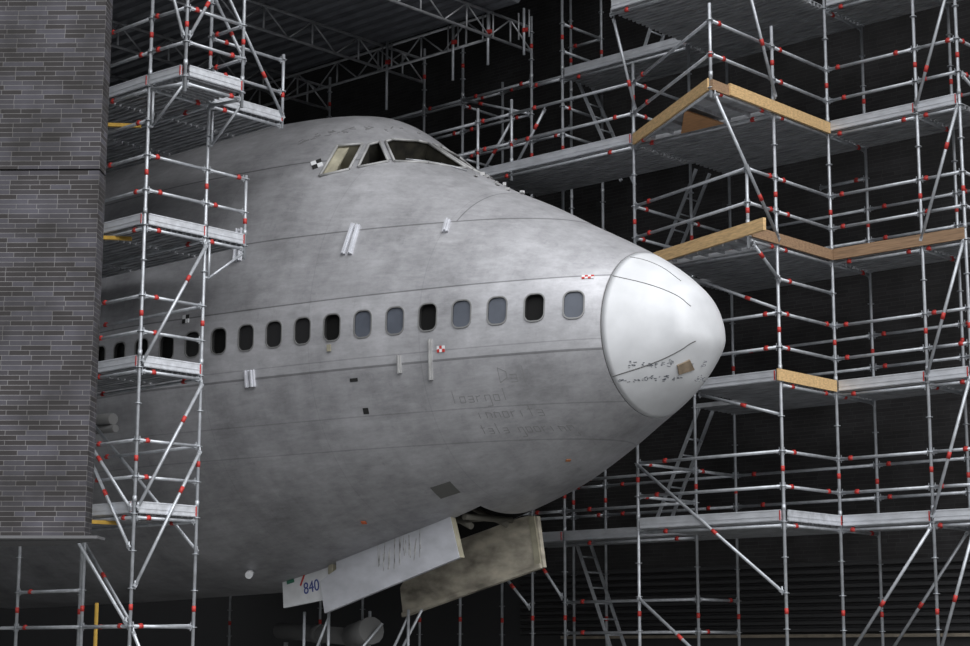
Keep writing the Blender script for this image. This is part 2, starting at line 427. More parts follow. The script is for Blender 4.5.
surf_path([(1.03, 0, -.552), (.572, 0, -.421), (.215, 0, -.264), (.06, 0, -.12)], .008, 'lightning_strip', LINE)

def patch(cs, cz, w, h, name, m, lift=.006, tilt=0., label=None, thick=.012):
    p, t, u, n = win_frame(cs, cz); a = math.radians(tilt)
    t2 = t * math.cos(a) + u * math.sin(a); u2 = u * math.cos(a) - t * math.sin(a)
    nx, nz = max(1, int(w / .12)), max(1, int(h / .12))
    # follow the curved skin
    top, vs = [], []
    for j in range(nz + 1):
        for i in range(nx + 1):
            q = p + t2 * (w * (i / nx - .5)) + u2 * (h * (j / nz - .5)); s_ = -q.x
            zt, zb, hw, zm = sect(s_); z = min(max(q.z, zb + .002), zt - .002)
            k = side(s_, z); top.append(k + n * lift)
    vs = top + [q - n * thick for q in top]; M_ = len(top); fs = []
    for j in range(nz):
        for i in range(nx):
            a0 = j * (nx + 1) + i; fs.append((a0, a0 + 1, a0 + nx + 2, a0 + nx + 1))
    rim = [i for i in range(nx + 1)] + [(j + 1) * (nx + 1) - 1 for j in range(1, nz + 1)] + [nz * (nx + 1) + i for i in range(nx - 1, -1, -1)] + [j * (nx + 1) for j in range(nz - 1, 0, -1)]
    for i in range(len(rim)):
        a0, b0 = rim[i], rim[(i + 1) % len(rim)]; fs.append((a0, a0 + M_, b0 + M_, b0))
    o = ppart(MB().add(vs, fs), name, m, None, label); fix_normals(o.data); return o

def checker(name, c1, c2, k):
    m = bpy.data.materials.new(name); m.use_nodes = True; nt = m.node_tree; b = nt.nodes['Principled BSDF']
    tc = nt.nodes.new('ShaderNodeTexCoord'); ck = nt.nodes.new('ShaderNodeTexChecker')
    mp = nt.nodes.new('ShaderNodeMapping'); mp.inputs['Scale'].default_value = (k[0], 0, k[1]); mp.inputs['Location'].default_value = (k[2], .25, k[3])
    nt.links.new(tc.outputs['Object'], mp.inputs[0]); nt.links.new(mp.outputs[0], ck.inputs['Vector'])
    ck.inputs['Scale'].default_value = 1; ck.inputs['Color1'].default_value = (*c1, 1); ck.inputs['Color2'].default_value = (*c2, 1)
    nt.links.new(ck.outputs['Color'], b.inputs['Base Color']); b.inputs['Roughness'].default_value = .6
    return m
def marker(cs, cz, w, h, nx, nz, c1, c2, label, tilt=0):
    """chequered survey marker, its squares separate quads laid on the skin"""
    p, t, u, n = win_frame(cs, cz); a_ = math.radians(tilt); t, u = t * math.cos(a_) + u * math.sin(a_), u * math.cos(a_) - t * math.sin(a_)
    me = MB()
    for j in range(nz):
        for i in range(nx):
            q = [p + n * .01 + t * (w * ((i + a) / nx - .5)) + u * (h * ((j + b) / nz - .5)) for a, b in ((0, 0), (1, 0), (1, 1), (0, 1))]
            me.prism(q, -n * .03)
    ob = ppart(me, 'survey_marker', c1, None, label); ob.data.materials.append(c2)
    k = 0
    for j in range(nz):
        for i in range(nx):
            for f in range(6): ob.data.polygons[k].material_index = (i + j) % 2; k += 1
    fix_normals(ob.data)
marker(1.30, .839, .17, .06, 4, 2, RED, WHITE, 'red and white chequered marker')
marker(3.224, -.031, .12, .09, 3, 2, RED, WHITE, 'red and white chequered marker')
marker(6.06, 3.22, .17, .19, 2, 2, BLACK, WHITE, 'black and white chequered marker', 25)
marker(7.642, .851, .13, .13, 2, 2, BLACK, WHITE, 'black and white chequered marker')
def strip(p0, p1, w, name='mounting_rail', m=DOORW):
    s0, z0 = p0; s1, z1 = p1; a, b_ = side(s0, z0), side(s1, z1); n = normal((s0 + s1) / 2, (z0 + z1) / 2)
    o = MB(); o.beam(a + n * .02, b_ + n * .02, w, .035, n); o.beam(a + n * .045, b_ + n * .045, w * .3, .04, n)
    ppart(o, name, m)
strip((4.95, 2.03), (4.93, 1.54), .07); strip((4.86, 2.0), (4.82, 1.53), .07)
strip((3.574, 1.95), (3.50, 1.74), .09)
strip((6.95, 2.2), (6.84, 1.66), .06); strip((6.86, 2.2), (6.75, 1.66), .06)
strip((6.46, -.05), (6.47, -.30), .08); strip((6.36, -.05), (6.37, -.30), .08)
strip((3.87, -.06), (3.89, -.31), .06, m=FRAME); strip((3.37, .12), (3.43, -.44), .06, m=FRAME)
patch(4.98, .14, .07, .10, 'access_fitting', CREAM, .03)
patch(4.634, -.348, .13, .05, 'vent_slot', BLACK); patch(4.554, -.788, .09, .09, 'vent_slot', BLACK)
patch(4.031, -1.885, .36, .26, 'access_panel', mat('patch_grey', (.12, .12, .115), .6, .3), .004, 20)
patch(5.669, -2.253, .08, .06, 'beacon_lens', mat('orange_lens', (.55, .12, .04), .5), .02)
RUST = mat('rust_stain', (.35, .14, .06), .8)
patch(2.245, -1.55, .07, .05, 'drain_fitting', RUST, .01)
patch(.27, -.44, .20, .15, 'cone_patch', mat('brown_patch', (.22, .17, .12), .8, 0, (9, .3, (1, 1, 1))), .03, 28, None, .04)
an = MB(); q = side(8.44, -2.88); an.tube(q, q + Vector((.1, -.12, -.06)), .06, 10); ppart(an, 'light_fitting', WHITE)
# flaked dark paint on the cone: short strokes in two lines
fl = MB()
for row, (s0, s1, zz) in enumerate(((.80, .10, -.42), (.98, .12, -.60))):
    s_ = s0
    while s_ > s1:
        ln = random.uniform(.008, .05); z = zz + random.uniform(-.015, .015) + (.05 * random.random() ** 2 if random.random() < .3 else 0); p, t, u, n = win_frame(s_, z)
        for _ in range(2):
            c = p + u * random.uniform(-.02, .02)
            fl.beam(c + n * .002 - t * ln * .5, c + n * .002 + t * ln * .5 + u * random.uniform(-.015, .015), random.choice((.004, .006, .009)), .004, n)
        s_ -= ln * random.uniform(.3, 1.8) * .8
ppart(fl, 'flaked_paint', mat('flaked_paint', (.10, .11, .13), .8))['kind'] = 'stuff'
RUB = mat('rubbed_marks', (.24, .24, .245), .6, .4)
# faint scribbled lettering on the bare metal, as rubbed strokes
GLY = {'D': [((0,0),(0,1)), ((0,1),(.6,.7)), ((.6,.7),(.6,.3)), ((.6,.3),(0,0))], 'a': [((0,.5),(.5,.5)), ((.5,.5),(.5,0)), ((0,.25),(.5,.25)), ((0,0),(.5,0))], 'l': [((.2,0),(.2,1))], 'r': [((0,0),(0,.5)), ((0,.4),(.4,.5))], 'i': [((.1,0),(.1,.5))], 'n': [((0,0),(0,.5)), ((0,.5),(.5,.4)), ((.5,.4),(.5,0))], 't': [((.2,0),(.2,.9)), ((0,.6),(.5,.6))], 'o': [((0,0),(0,.5)), ((0,.5),(.5,.5)), ((.5,.5),(.5,0)), ((.5,0),(0,0))], 'g': [((0,0),(0,.5)), ((0,.5),(.5,.5)), ((.5,.5),(.5,-.4)), ((.5,-.4),(0,-.4))]}
for word, s0, zz, hh in (('Dal', 2.45, -.55, .20), ('loargol', 3.2, -.78, .16), ('innorita', 2.9, -1.0, .15), ('tala Gooring', 2.95, -1.2, .13)):
    s_ = s0; sb = MB()
    for ch in word.lower() if word != 'Dal' else word:
        for (a, b), (c, d) in GLY.get(ch, []):
            p1, t, u, n = win_frame(s_ - a * hh * .9, zz + b * hh); p2, _, _, _ = win_frame(s_ - c * hh * .9, zz + d * hh)
            sb.beam(p1 + n * .001, p2 + n * .001, .009, .004, n)
        s_ -= hh * .75
    ppart(sb, 'scribbled_word', RUB)['kind'] = 'stuff'

for j in range(6):
    sb = MB(); s0 = 6.75 - j * .17; z0 = 3.76 + .05 * j
    for q_ in range(6):
        z1 = z0 + random.uniform(-.06, .08); p1, t, u, n = win_frame(s0 - random.uniform(0, .12), z1); sb.beam(p1 + n * .001, p1 + n * .001 + t * random.uniform(.03, .12) + u * random.uniform(-.05, .09), .022, .004, n)
    ppart(sb, 'rubbed_letter', RUB)['kind'] = 'stuff'
# nose gear doors
def door(poly, y, th, name, m, label, side_=1):
    o = MB().prism([(-a, y, b) for a, b in poly], (0, th, 0)); return ppart(o, name, m, None, label)
d2 = door([(6.92, -2.6), (4.43, -2.04), (4.18, -2.82), (7.18, -3.55), (7.3, -3.05), (6.91, -2.88)], -.62, .06, 'nose_gear_door', DOORW, 'large smudged white gear door')
e = MB(); e.prism([(-4.50, -.612, -2.06), (-4.42, -.612, -2.04), (-4.17, -.612, -2.82), (-4.25, -.612, -2.83)], (0, .09, 0)); ppart(e, 'door_edge', CREAM, d2)
h = MB()
for a in (4.9, 5.5, 6.1, 6.6): h.box((-a, -.53, -2.04 - (a - 4.43) * .225 + .05), (.12, .06, .16))
ppart(h, 'hinge', DARKIRON, d2)
sm = MB()
for k in range(9):
    a = 5.0 + .115 * k; zz = -2.52 - .235 * (a - 5.0)
    for j in range(3):
        sm.beam((-a + random.uniform(-.03, .03), -.622, zz - .18 + random.uniform(-.1, .12)), (-a + random.uniform(-.03, .03), -.622, zz + .12 + random.uniform(-.12, .1)), .012, .006, (0, 1, 0))
ppart(sm, 'smudge', mat('door_smudge', (.36, .36, .36), .8, 0, (8, .5, (1, 1, 1))), d2)
PLY = mat('weathered_door_inside', (.36, .33, .27), .85, 0, (2.2, .55, (1, 1, 2.2)))
d3 = door([(6.2, -2.45), (3.96, -2.16), (3.80, -2.18), (3.68, -2.94), (6.72, -3.6), (6.8, -3.14)], .58, .07, 'nose_gear_door', PLY, 'weathered brown inner face of the far gear door')
e = MB(); e.prism([(-3.96, .56, -2.19), (-3.84, .56, -2.18), (-3.71, .56, -2.92), (-3.83, .56, -2.95)], (0, .12, 0)); ppart(e, 'door_edge', CREAM, d3)
e = MB(); e.beam((-3.7, .55, -2.92), (-6.7, .55, -3.57), .05, .07); ppart(e, 'door_rib', PLY, d3)
e = MB(); e.prism([(-5.52, .572, -2.66), (-5.38, .572, -2.63), (-5.44, .572, -2.52)], (0, .006, 0)); ppart(e, 'warning_triangle', YELLOW, d3)
d1 = door([(8.29, -2.86), (7.14, -2.72), (7.06, -3.32), (8.24, -3.44)], -.555, .05, 'nose_gear_door', WHITE, 'small white gear door numbered 840')
def text(body, size, m, name, parent, org, tdir, udir):
    cu = bpy.data.curves.new(name, 'FONT'); cu.body = body; cu.size = size; cu.extrude = .003
    t = bpy.data.objects.new('tmp', cu); C.objects.link(t); dg = bpy.context.evaluated_depsgraph_get()
    me = bpy.data.meshes.new_from_object(t.evaluated_get(dg)); bpy.data.objects.remove(t)
    o = bpy.data.objects.new(name, me); C.objects.link(o); me.materials.clear(); me.materials.append(m); o.parent = parent
    n = tdir.cross(udir); o.matrix_local = Matrix.Translation(org) @ Matrix((tdir, udir, n)).transposed().to_4x4(); return o
tdr = Vector((1, 0, .16)).normalized(); udr = Vector((0, -1, 0)).cross(tdr).normalized(); udr = udr if udr.z > 0 else -udr
d1.location.x -= .08; d2.location.x -= .05
text('840', .26, BLUE, 'door_number', d1, Vector((-7.73, -.559, -3.24)), tdr, udr)
e = MB(); e.beam((-7.66, -.558, -2.80), (-7.82, -.558, -3.10), .035, .008, (0, 1, 0)); ppart(e, 'red_stripe', RED, d1)
e = MB(); e.beam((-8.16, -.558, -3.04), (-7.98, -.558, -3.01), .055, .008, (0, 1, 0)); ppart(e, 'green_dash', GREEN, d1)
e = MB(); e.box((-7.05, -.5, -2.78), (.10, .2, .34)); ppart(e, 'door_bracket', CREAM, d1)
gs = MB(); gs.tube((-6.0, -.25, -1.6), (-4.3, -.3, -2.35), .05); gs.tube((-5.6, .3, -1.7), (-4.2, .35, -2.3), .045); gs.box((-5.0, 0, -2.2), (1.2, .12, .1)); gs.tube((-4.25, -.5, -2.22), (-4.25, .5, -2.22), .05)
ppart(gs, 'gear_strut', mat('dull_strut', (.10, .095, .08), .7, .2))

# ------------------------------------------------------------------ scaffold kit
TR = .0242
def standard(parent, x, y, z0, z1, m=GALV):
    o = MB().tube((x, y, z0), (x, y, z1), TR, 10)
    k = math.ceil((z0 + .1 + 2.1) / .5) * .5 - 2.1      # rosettes every half metre
    bands = []
    z = k
    while z < z1 - .02:
        o.tube((x, y, z - .005), (x, y, z + .005), .052, 8)
        if abs((z + 2.1) % 2.0) < .01: o.tube((x, y, z + .16), (x, y, z + .24), .030, 8)
        z += .5
    p = o.build('standard', m, parent)
    z = math.ceil((z0 - .75 + 2.1) / 2.) * 2. - 2.1 + .75 if z1 - z0 > 1.6 else z0 + (z1 - z0) * .45
    while z < z1 - .1:
        bands.append(z); z += 2.
    for z in bands: MB().tube((x, y, z - .04), (x, y, z + .04), .0285, 10).build('red_band', RED, p)
    return p
def ledger(parent, a, b, m=GALV, red=True):
    a, b = Vector(a), Vector(b); d = (b - a).normalized(); L = (b - a).length
    p, q = a + d * .045, b - d * .045
    o = MB().tube(p, q, TR, 9)
    for e, s_ in ((a, 1), (b, -1)):
        o.beam(e + d * s_ * .03, e + d * s_ * .10, .028, .055); o.beam(e + d * s_ * .05 + Vector((0, 0, -.05)), e + d * s_ * .05 + Vector((0, 0, .06)), .008, .012, d)
    pt_ = o.build('ledger', m, parent)
    if red:
        ks = (random.choice((.16, .22, .80)),) if L < 1.3 else (random.choice((.14, .2)), random.choice((.80, .86)))
        for k in ks[:1 if random.random() < .8 else 2]:
            r = MB(); c = a + (b - a) * k; r.tube(c - d * .036, c + d * .036, .0285, 9); r.box(c + Vector((0, 0, .025)), (.04, .04, .03)); r.build('red_band', RED, pt_)
    return pt_
def run(parent, pts, zs, m=GALV):
    for z in zs:
        for a, b in zip(pts, pts[1:]): ledger(parent, (a[0], a[1], z), (b[0], b[1], z), m)
def brace(parent, a, b, m=GALV, off=(0, 0, 0)):
    a, b = Vector(a) + Vector(off), Vector(b) + Vector(off); d = (b - a).normalized()
    o = MB().tube(a + d * .06, b - d * .06, TR, 9)
    for e, s_ in ((a, 1), (b, -1)):
        o.beam(e + d * s_ * .02, e + d * s_ * .09, .03, .05); o.tube(e + d * s_ * .04 - Vector((0, 0, .05)), e + d * s_ * .04 + Vector((0, 0, .07)), .013, 6)
    p = o.build('brace', m, parent); c = a + (b - a) * random.choice((.3, .55, .7))
    MB().tube(c - d * .05, c + d * .05, .0295, 9).build('red_band', RED, p); return p
def plank_mb(x0, x1, y0, y1, z):
    """steel plank, bearing on z, ribs below"""
    o = MB(); o.box(((x0 + x1) / 2, (y0 + y1) / 2, z + .055), (x1 - x0, y1 - y0, .012))
    longx = (x1 - x0) >= (y1 - y0)
    wd_ = (y1 - y0) if longx else (x1 - x0)
    for k in (-.46, -.16, .16, .46):
        if longx: o.box(((x0 + x1) / 2, (y0 + y1) / 2 + k * wd_, z + .02), (x1 - x0, .03, .06))
        else: o.box(((x0 + x1) / 2 + k * wd_, (y0 + y1) / 2, z + .02), (.03, y1 - y0, .06))
    n = int(((x1 - x0) if longx else (y1 - y0)) / .5)
    for i in range(1, n):
        t = i / n
        if longx: o.box((x0 + (x1 - x0) * t, (y0 + y1) / 2, z + .03), (.05, wd_ * .92, .035))
    return o
def planks(parent, x0, x1, y0, y1, z, alongx=True):
    n = max(1, round(((y1 - y0) if alongx else (x1 - x0)) / .33))
    for i in range(n):
        g_ = .008
        if alongx: h = (y1 - y0) / n; plank_mb(x0 + .03, x1 - .03, y0 + i * h + g_, y0 + (i + 1) * h - g_, z).build('deck_plank', DECK, parent)
        else: h = (x1 - x0) / n; plank_mb(x0 + i * h + g_, x0 + (i + 1) * h - g_, y0 + .03, y1 - .03, z).build('deck_plank', DECK, parent)
def toe(parent, a, b, m=TOE, ends=True, h=.16, z0=.01):
    a, b = Vector(a), Vector(b); d = (b - a).normalized(); u = Vector((0, 0, 1)); n = d.cross(u)
    o = MB(); o.beam(a + d * .03 + u * (z0 + h / 2), b - d * .03 + u * (z0 + h / 2), .022, h)
    for zz in (z0 + .015, z0 + h * .42, z0 + h - .012): o.beam(a + d * .03 + u * zz, b - d * .03 + u * zz, .034, .012)
    p = o.build('toe_board', m, parent)
    if ends:
        for e, s_ in ((b, -1),): MB().beam(e + d * s_ * .04 + u * (z0 + .01), e + d * s_ * .04 + u * (z0 + h - .01), .040, .016, d).build('red_end_clip', RED, p)
    return p
def platform(cx, cy, z, label): return empty('scaffold_platform', (cx, cy, z), label, 'scaffold platform')
def timber(a, b, h, th, m, label, name='timber_board', z0=-.03):
    a, b = Vector(a), Vector(b); d = (b - a).normalized(); u = Vector((0, 0, 1))
    o = MB(); o.beam(a + u * (z0 + h / 2), b + u * (z0 + h / 2), th, h)
    return tag(o.build(name, m), label, 'board')
LV = [9.9, 7.9, 5.9, 3.9, 1.9]

# ------------------------------------------------------------------ tower at the left
XA, YA, YB = -20.31, 15.25, 16.32
XL1, XL2 = -21.40, -22.97
tw = empty('scaffold_tower', (XA, YA, GROUND), 'tall galvanised scaffold tower beside the brick wall, in front of the fuselage', 'scaffold')
for x, y, z0, z1 in ((XA, YA, GROUND, 10.9), (XA, YB, GROUND, 10.9), (XL1, YA, GROUND, 9.3), (XL2, YA, GROUND, 9.3), (XL2, YB, GROUND, 9.3),
                     (-19.58, YA + .05, 7.68, 10.9), (-19.58, YB, 7.68, 10.9), (XA, 17.72, 7.82, 8.98), (XA, 17.05, 5.70, 6.96)):
    standard(tw, x, y, z0, z1)
for z in (8.9, 8.4):
    run(tw, [(XL2, YA), (XL1, YA), (XA, YA), (-19.58, YA + .05), (-19.58, YB), (XA, YB)], [z]); run(tw, [(XA, YB), (XA, 17.72)], [z - .02])
run(tw, [(XL2, YA), (XL1, YA), (XA, YA), (XA, YB), (XA, 17.05)], [6.9, 6.4])
for z in (4.9, 4.4, 2.9, 2.4): run(tw, [(XL2, YA), (XL1, YA), (XA, YA), (XA, YB)], [z])
run(tw, [(XL1, YA), (XA, YA)], [7.4])
for z in (7.85, 5.85, 3.85, 1.85): run(tw, [(XL2, YA), (XL1, YA), (XA, YA), (XA, YB), (XL2, YB)], [z])
run(tw, [(-24.5, YA), (XL2, YA), (XL1, YA), (XA, YA), (XA, YB)], [.4]); run(tw, [(XL2, YA), (XL1, YA)], [.9]); run(tw, [(XL2, YB), (XA, YB)], [2.9, 4.9])
ledger(tw, (-19.58, YA + .05, 7.8), (-19.58, YB, 7.8)); ledger(tw, (XA, YB, 7.85), (XA, 17.72, 7.85)); ledger(tw, (XA, YB, 5.85), (XA, 17.05, 5.85))
ledger(tw, (XA, YA, 7.85), (-19.58, YA + .05, 7.8), red=False); ledger(tw, (XA, YB, 7.85), (-19.58, YB, 7.8), red=False)
f = (.05, 0, 0)
brace(tw, (XA, YB, 5.8), (XA, YA, 3.95), off=f); brace(tw, (XA, YB, 3.8), (XA, YA, 1.95), off=f); brace(tw, (XA, YB, 2.85), (XA, YA, .9), off=f)
brace(tw, (XA, YA, .35), (XA, YB, -1.6), off=f)
brace(tw, (XA, YB, 9.95), (XA, 17.72, 7.95), off=f); brace(tw, (XA, YB, 9.5), (-19.58, YB, 8.35), off=(0, .05, 0))
brace(tw, (-19.58, YA + .05, 8.45), (XA, YA, 10.4), off=(0, -.05, 0)); brace(tw, (-19.58, YA + .05, 8.45), (-19.58, YB, 10.3), off=f)
fa = (0, -.05, 0)
brace(tw, (XA, YA, 1.95), (XL1, YA, 3.0), off=fa); brace(tw, (XA, YA, 1.42), (XL1, YA, 2.85), off=fa); brace(tw, (XA, YA, .42), (XL2 + .4, YA, 2.6), off=fa)
brace(tw, (XA, YB, 1.42), (XL2, YB, 3.5), off=(0, .05, 0)); brace(tw, (XA - 1.45, YB, .45), (XL2 - .1, YB, 1.75), off=(0, .05, 0)); ledger(tw, (XL2, YB, .42), (XA, YB, .42))
for (x, y), (dx, dy), z in (((XA, YA), (.70, .03), 7.8), ((XA, YB), (.70, 0), 7.75), ((XA, YB), (0, .70), 5.82)):
    b = MB(); b.tube((x + dx * .12, y + dy * .12, z - .5), (x + dx, y + dy, z - .04), .019, 8); b.tube((x + dx * .12, y + dy * .12, z - .5), (x + dx * .12, y + dy * .12, z), .019, 8)
    b.tube((x, y, z - .5), (x + dx * .14, y + dy * .14, z - .5), .019, 8); b.build('bracket', GALV, tw)

XE = -25.5
def left_platform(z, y1, label, ext=False):
    p = platform(XA, YA, z, label)
    for xa, xb in ((XE, XL2), (XL2, XL1), (XL1, XA)): planks(p, xa, xb, YA, y1, z)
    if ext: planks(p, XA + .02, -19.58, YA + .03, YB, z, False)
    if ext:
        toe(p, (XE, YA - .02, z), (XA, YA - .02, z)); toe(p, (XA, YA - .02, z), (-19.6, YA + .02, z)); toe(p, (-19.56, YA + .07, z), (-19.56, YB, z)); toe(p, (XA + .03, YB, z), (XA + .03, y1, z))
    else:
        toe(p, (XE, YA - .02, z), (XA, YA - .02, z)); toe(p, (XA + .02, YA + .02, z), (XA + .02, YB, z))
        if y1 > YB + .1: toe(p, (XA + .02, YB, z), (XA + .02, y1, z))
    return p
left_platform(7.9, 17.72, 'topmost platform of the left tower, level with the cockpit, with a step-out corner', True)
left_platform(5.9, 17.05, 'bracketed platform of the left tower, above the cabin windows by the white mounting rails')
left_platform(3.9, YB, 'left tower platform just below the cabin window row')
left_platform(1.9, YB, 'lowest platform of the left tower, near the bottom edge of the brick wall')
for z, (xa, ya), (xb, yb), lab in ((7.45, (-21.6, 14.75), (-20.75, 15.45), 'yellow timber batten end under the topmost left platform'), (5.80, (-21.6, 14.75), (-20.80, 15.4), 'yellow timber batten end under the left platform above the windows'), (1.80, (-21.55, 14.8), (-20.8, 15.35), 'yellow timber batten end under the lowest left platform')):
    b = MB(); b.beam((xa, ya, z + .05), (xb, yb, z), .06, .05); tag(b.build('timber_batten', YELLOW), lab, 'batten')
pp = MB(); pp.tube((-24.6, 16.85, 3.62), (-23.05, 16.85, 3.57), .09, 12); pp.tube((-24.6, 16.85, 3.45), (-22.98, 16.85, 3.42), .06, 12)
tag(pp.build('steel_pipe', mat('pipe_grey', (.13, .13, .13), .6)), 'short fat dark pipe sticking out beside the brick wall below the windows', 'pipe')
pp = MB(); pp.tube((-23.35, 16.9, GROUND), (-23.35, 16.9, .80), .03, 8); tag(pp.build('steel_prop', YELLOW), 'yellow steel prop standing in the dark under the brick wall', 'prop')

# ------------------------------------------------------------------ stepped scaffold at the right
X0, X1, X2, X3 = -17.07, -14.48, -12.96, -12.27
XB, XC, XD, XF = -19.76, -20.47, -22.13, -23.11
Y1, Y2, Y3 = 22.15, 23.64, 24.73
YT = 12.6
sc = empty('scaffolding', (X1, Y2, GROUND), 'stepped galvanised scaffold wrapping round the nose cone, against the dark back wall', 'scaffold')
for x, y, z0, z1 in ((X1, Y1, GROUND, 9.22), (X1, Y2, GROUND, YT), (X2, Y2, GROUND, YT), (X3, Y2, GROUND, YT), (X1, Y3, GROUND, YT), (X2, Y3, GROUND, YT), (X3, Y3, GROUND, YT),
                     (X0, Y1, 5.72, 9.22), (X0, Y1, GROUND, 3.35), (X0, Y2, GROUND, 11.8), (X0, Y3, GROUND, YT), (XB, Y2, GROUND, YT), (XC, Y3, GROUND, YT), (XB, Y3, GROUND, 9.86),
                     (XB, Y3, 9.9, YT), (X1, 20.58, 7.76, 9.15), (X1, 21.42, 5.72, 6.96), (-20.38, Y1, 7.75, 9.15), (-19.62, Y1, 7.75, 9.15)):
    standard(sc, x, y, z0, z1)
rear = empty('scaffolding', (XD, Y2, GROUND), 'dim rear scaffold standing in the shadow behind the cockpit and under the roof sheets', 'scaffold')
for x, y, z1 in ((XC, Y2, 11.2), (XD, Y2, 11.0), (XF, Y2, 11.2), (-25.7, Y2, 11.2), (XD, Y3, 10.6), (-25.7, Y3, 10.6), (-28.3, Y2, 11.2)): standard(rear, x, y, GROUND, z1)
R = [(-28.3, Y2), (-25.7, Y2), (XF, Y2), (XD, Y2), (XC, Y2)]
run(rear, R, [10.0, 9.4, 8.9, 8.4, 2.9, 2.4]); run(rear, [(XC, Y2), (XB, Y2)], [9.9, 8.9, 8.4, 2.9, 2.4]); run(rear, [(-25.7, Y3), (XD, Y3), (XC, Y3)], [8.9, 10.4, 9.4, 2.9, 2.4])
for x in (XD, -25.7): run(rear, [(x, Y2), (x, Y3)], [8.9, 9.9, 6.9])
# guard rails and ledgers, front edge
run(sc, [(X1, 20.58), (X1, Y1), (X1, Y2), (X2, Y2), (X3, Y2)], [8.9, 8.4]); run(sc, [(X3, Y2), (X3, Y3)], [8.9, 8.4, 6.9, 6.4, 4.9, 4.4, 2.9, 2.4])
run(sc, [(X0, Y1), (X1, 20.58)], [8.9, 8.4])
run(sc, [(X1, 21.42), (X1, Y1), (X1, Y2), (X2, Y2), (X3, Y2)], [6.9, 6.4]); run(sc, [(X0, Y1), (X1, 21.42)], [6.9, 6.4])
run(sc, [(X0 + 1.0, Y1), (X1, Y1), (X1, Y2), (X2, Y2), (X3, Y2)], [4.9, 4.4]); run(sc, [(X0, Y1), (X1, Y1), (X1, Y2), (X2, Y2), (X3, Y2)], [2.9, 2.4])
run(sc, [(X1, Y1), (X1, Y2)], [5.4])
run(sc, [(-22.1, Y1), (-20.38, Y1), (-19.62, Y1), (X0, Y1)], [8.9, 8.4])
run(sc, [(X0, Y1), (X0, Y2)], [8.9, 8.4, 6.9, 6.4, 2.9, 2.4])
for z in (9.85, 7.85, 5.85, 3.85, 1.85):
    run(sc, [(X1, Y2), (X2, Y2), (X3, Y2)], [z]); run(sc, [(X1, Y2), (X1, Y3)], [z]); run(sc, [(X2, Y2), (X2, Y3)], [z])
    if z < 9: run(sc, [(X1, Y1), (X1, Y2)], [z])
ledger(sc, (X0, Y1, 7.85), (X1, Y1, 7.85)); ledger(sc, (X0, Y1, 1.85), (X1, Y1, 1.85)); ledger(sc, (-20.38, Y1, 7.85), (X0, Y1, 7.85)); ledger(sc, (X0 + .3, Y1 + .03, 5.85), (X1, Y1, 5.85))
ledger(sc, (X1, 20.58, 7.85), (X1, Y1, 7.85)); ledger(sc, (X0, Y1, 7.85), (X1, 20.58, 7.85)); ledger(sc, (X1, 21.42, 5.85), (X1, Y1, 5.85)); ledger(sc, (XB, Y2, 9.85), (X0, Y2, 9.85)); ledger(sc, (XB, Y2, 1.85), (X0, Y2, 1.85)); ledger(sc, (X0, 21.55, 9.85), (X1, 21.55, 9.85))
for z in (8.4, 6.9, 6.4, 4.9, 4.4, 2.9, 2.4): run(sc, [(X0, Y3), (X1, Y3), (X2, Y3), (X3, Y3)], [z])
for z in (8.9, 8.4, 2.9, 2.4): run(sc, [(XC, Y3), (XB, Y3), (X0, Y3)], [z])
for z in (2.9, 2.4, .9, .4): run(sc, [(XB, Y2), (X0, Y2)], [z])
run(sc, [(X0, Y2), (X0, Y3)], [.9, .4, 6.9, 8.9, 2.9]); run(sc, [(X1 - .9, Y3 + .03), (X1, Y3)], [7.4]); run(sc, [(XB, Y2), (XB, Y3)], [9.4, 8.9, 10.9, 10.4]); run(sc, [(XC, Y3), (XB, Y3)], [10.9, 10.4])
# braces
fy = (0, -.05, 0); fx = (.05, 0, 0)
for z in (9.9, 7.9, 5.9, 3.9, 1.9): brace(sc, (X3, Y2, z + (0 if z < 9 else 0)), (X2, Y2, z - 1.95), off=fy)
brace(sc, (X3, Y2, 11.9), (X2, Y2, 9.95), off=fy)
brace(sc, (X2, Y2, 1.85), (X1, Y2, -.1), off=fy); brace(sc, (X2, Y3, 1.85), (X1, Y3, -.1), off=fy)
brace(sc, (X1, 20.58, 7.82), (X1, Y1, 5.95), off=fx); brace(sc, (X1, 21.42, 9.82), (X1, Y1, 8.1), off=fx); brace(sc, (X0, 21.6, 9.82), (X0, Y1, 8.42), off=fx)
brace(sc, (X0, Y1, 2.9), (X1, Y1, .9), off=fy); brace(sc, (X0, Y1, .9), (X1, Y1, -1.1), off=fy)
brace(sc, (X0 + .75, Y1, 5.75), (X1, Y1, 4.95), off=(0, .05, 0)); brace(sc, (X0 + 1.1, Y1, 3.86), (X1, Y1, 3.42), off=(0, .05, 0))
brace(sc, (X1, 21.46, 5.80), (X1, Y1, 5.35), off=fx)
brace(sc, (-19.62, Y1, 8.85), (-20.38, Y1, 7.95), off=(0, .05, 0)); brace(sc, (X0 - 1.85, Y1, 8.88), (-19.62, Y1, 7.95), off=(0, .05, 0))
brace(sc, (XB, Y2, .95), (XC, Y2, 1.8), off=fy); brace(sc, (X3, Y2, 8.35), (X3, Y3, 7.95), off=fx)
brace(rear, (XC, Y2, .8), (-21.2, Y2, 1.5), off=fy); brace(rear, (XD, Y2, 10.0), (XC, Y2, 9.4), off=fy)

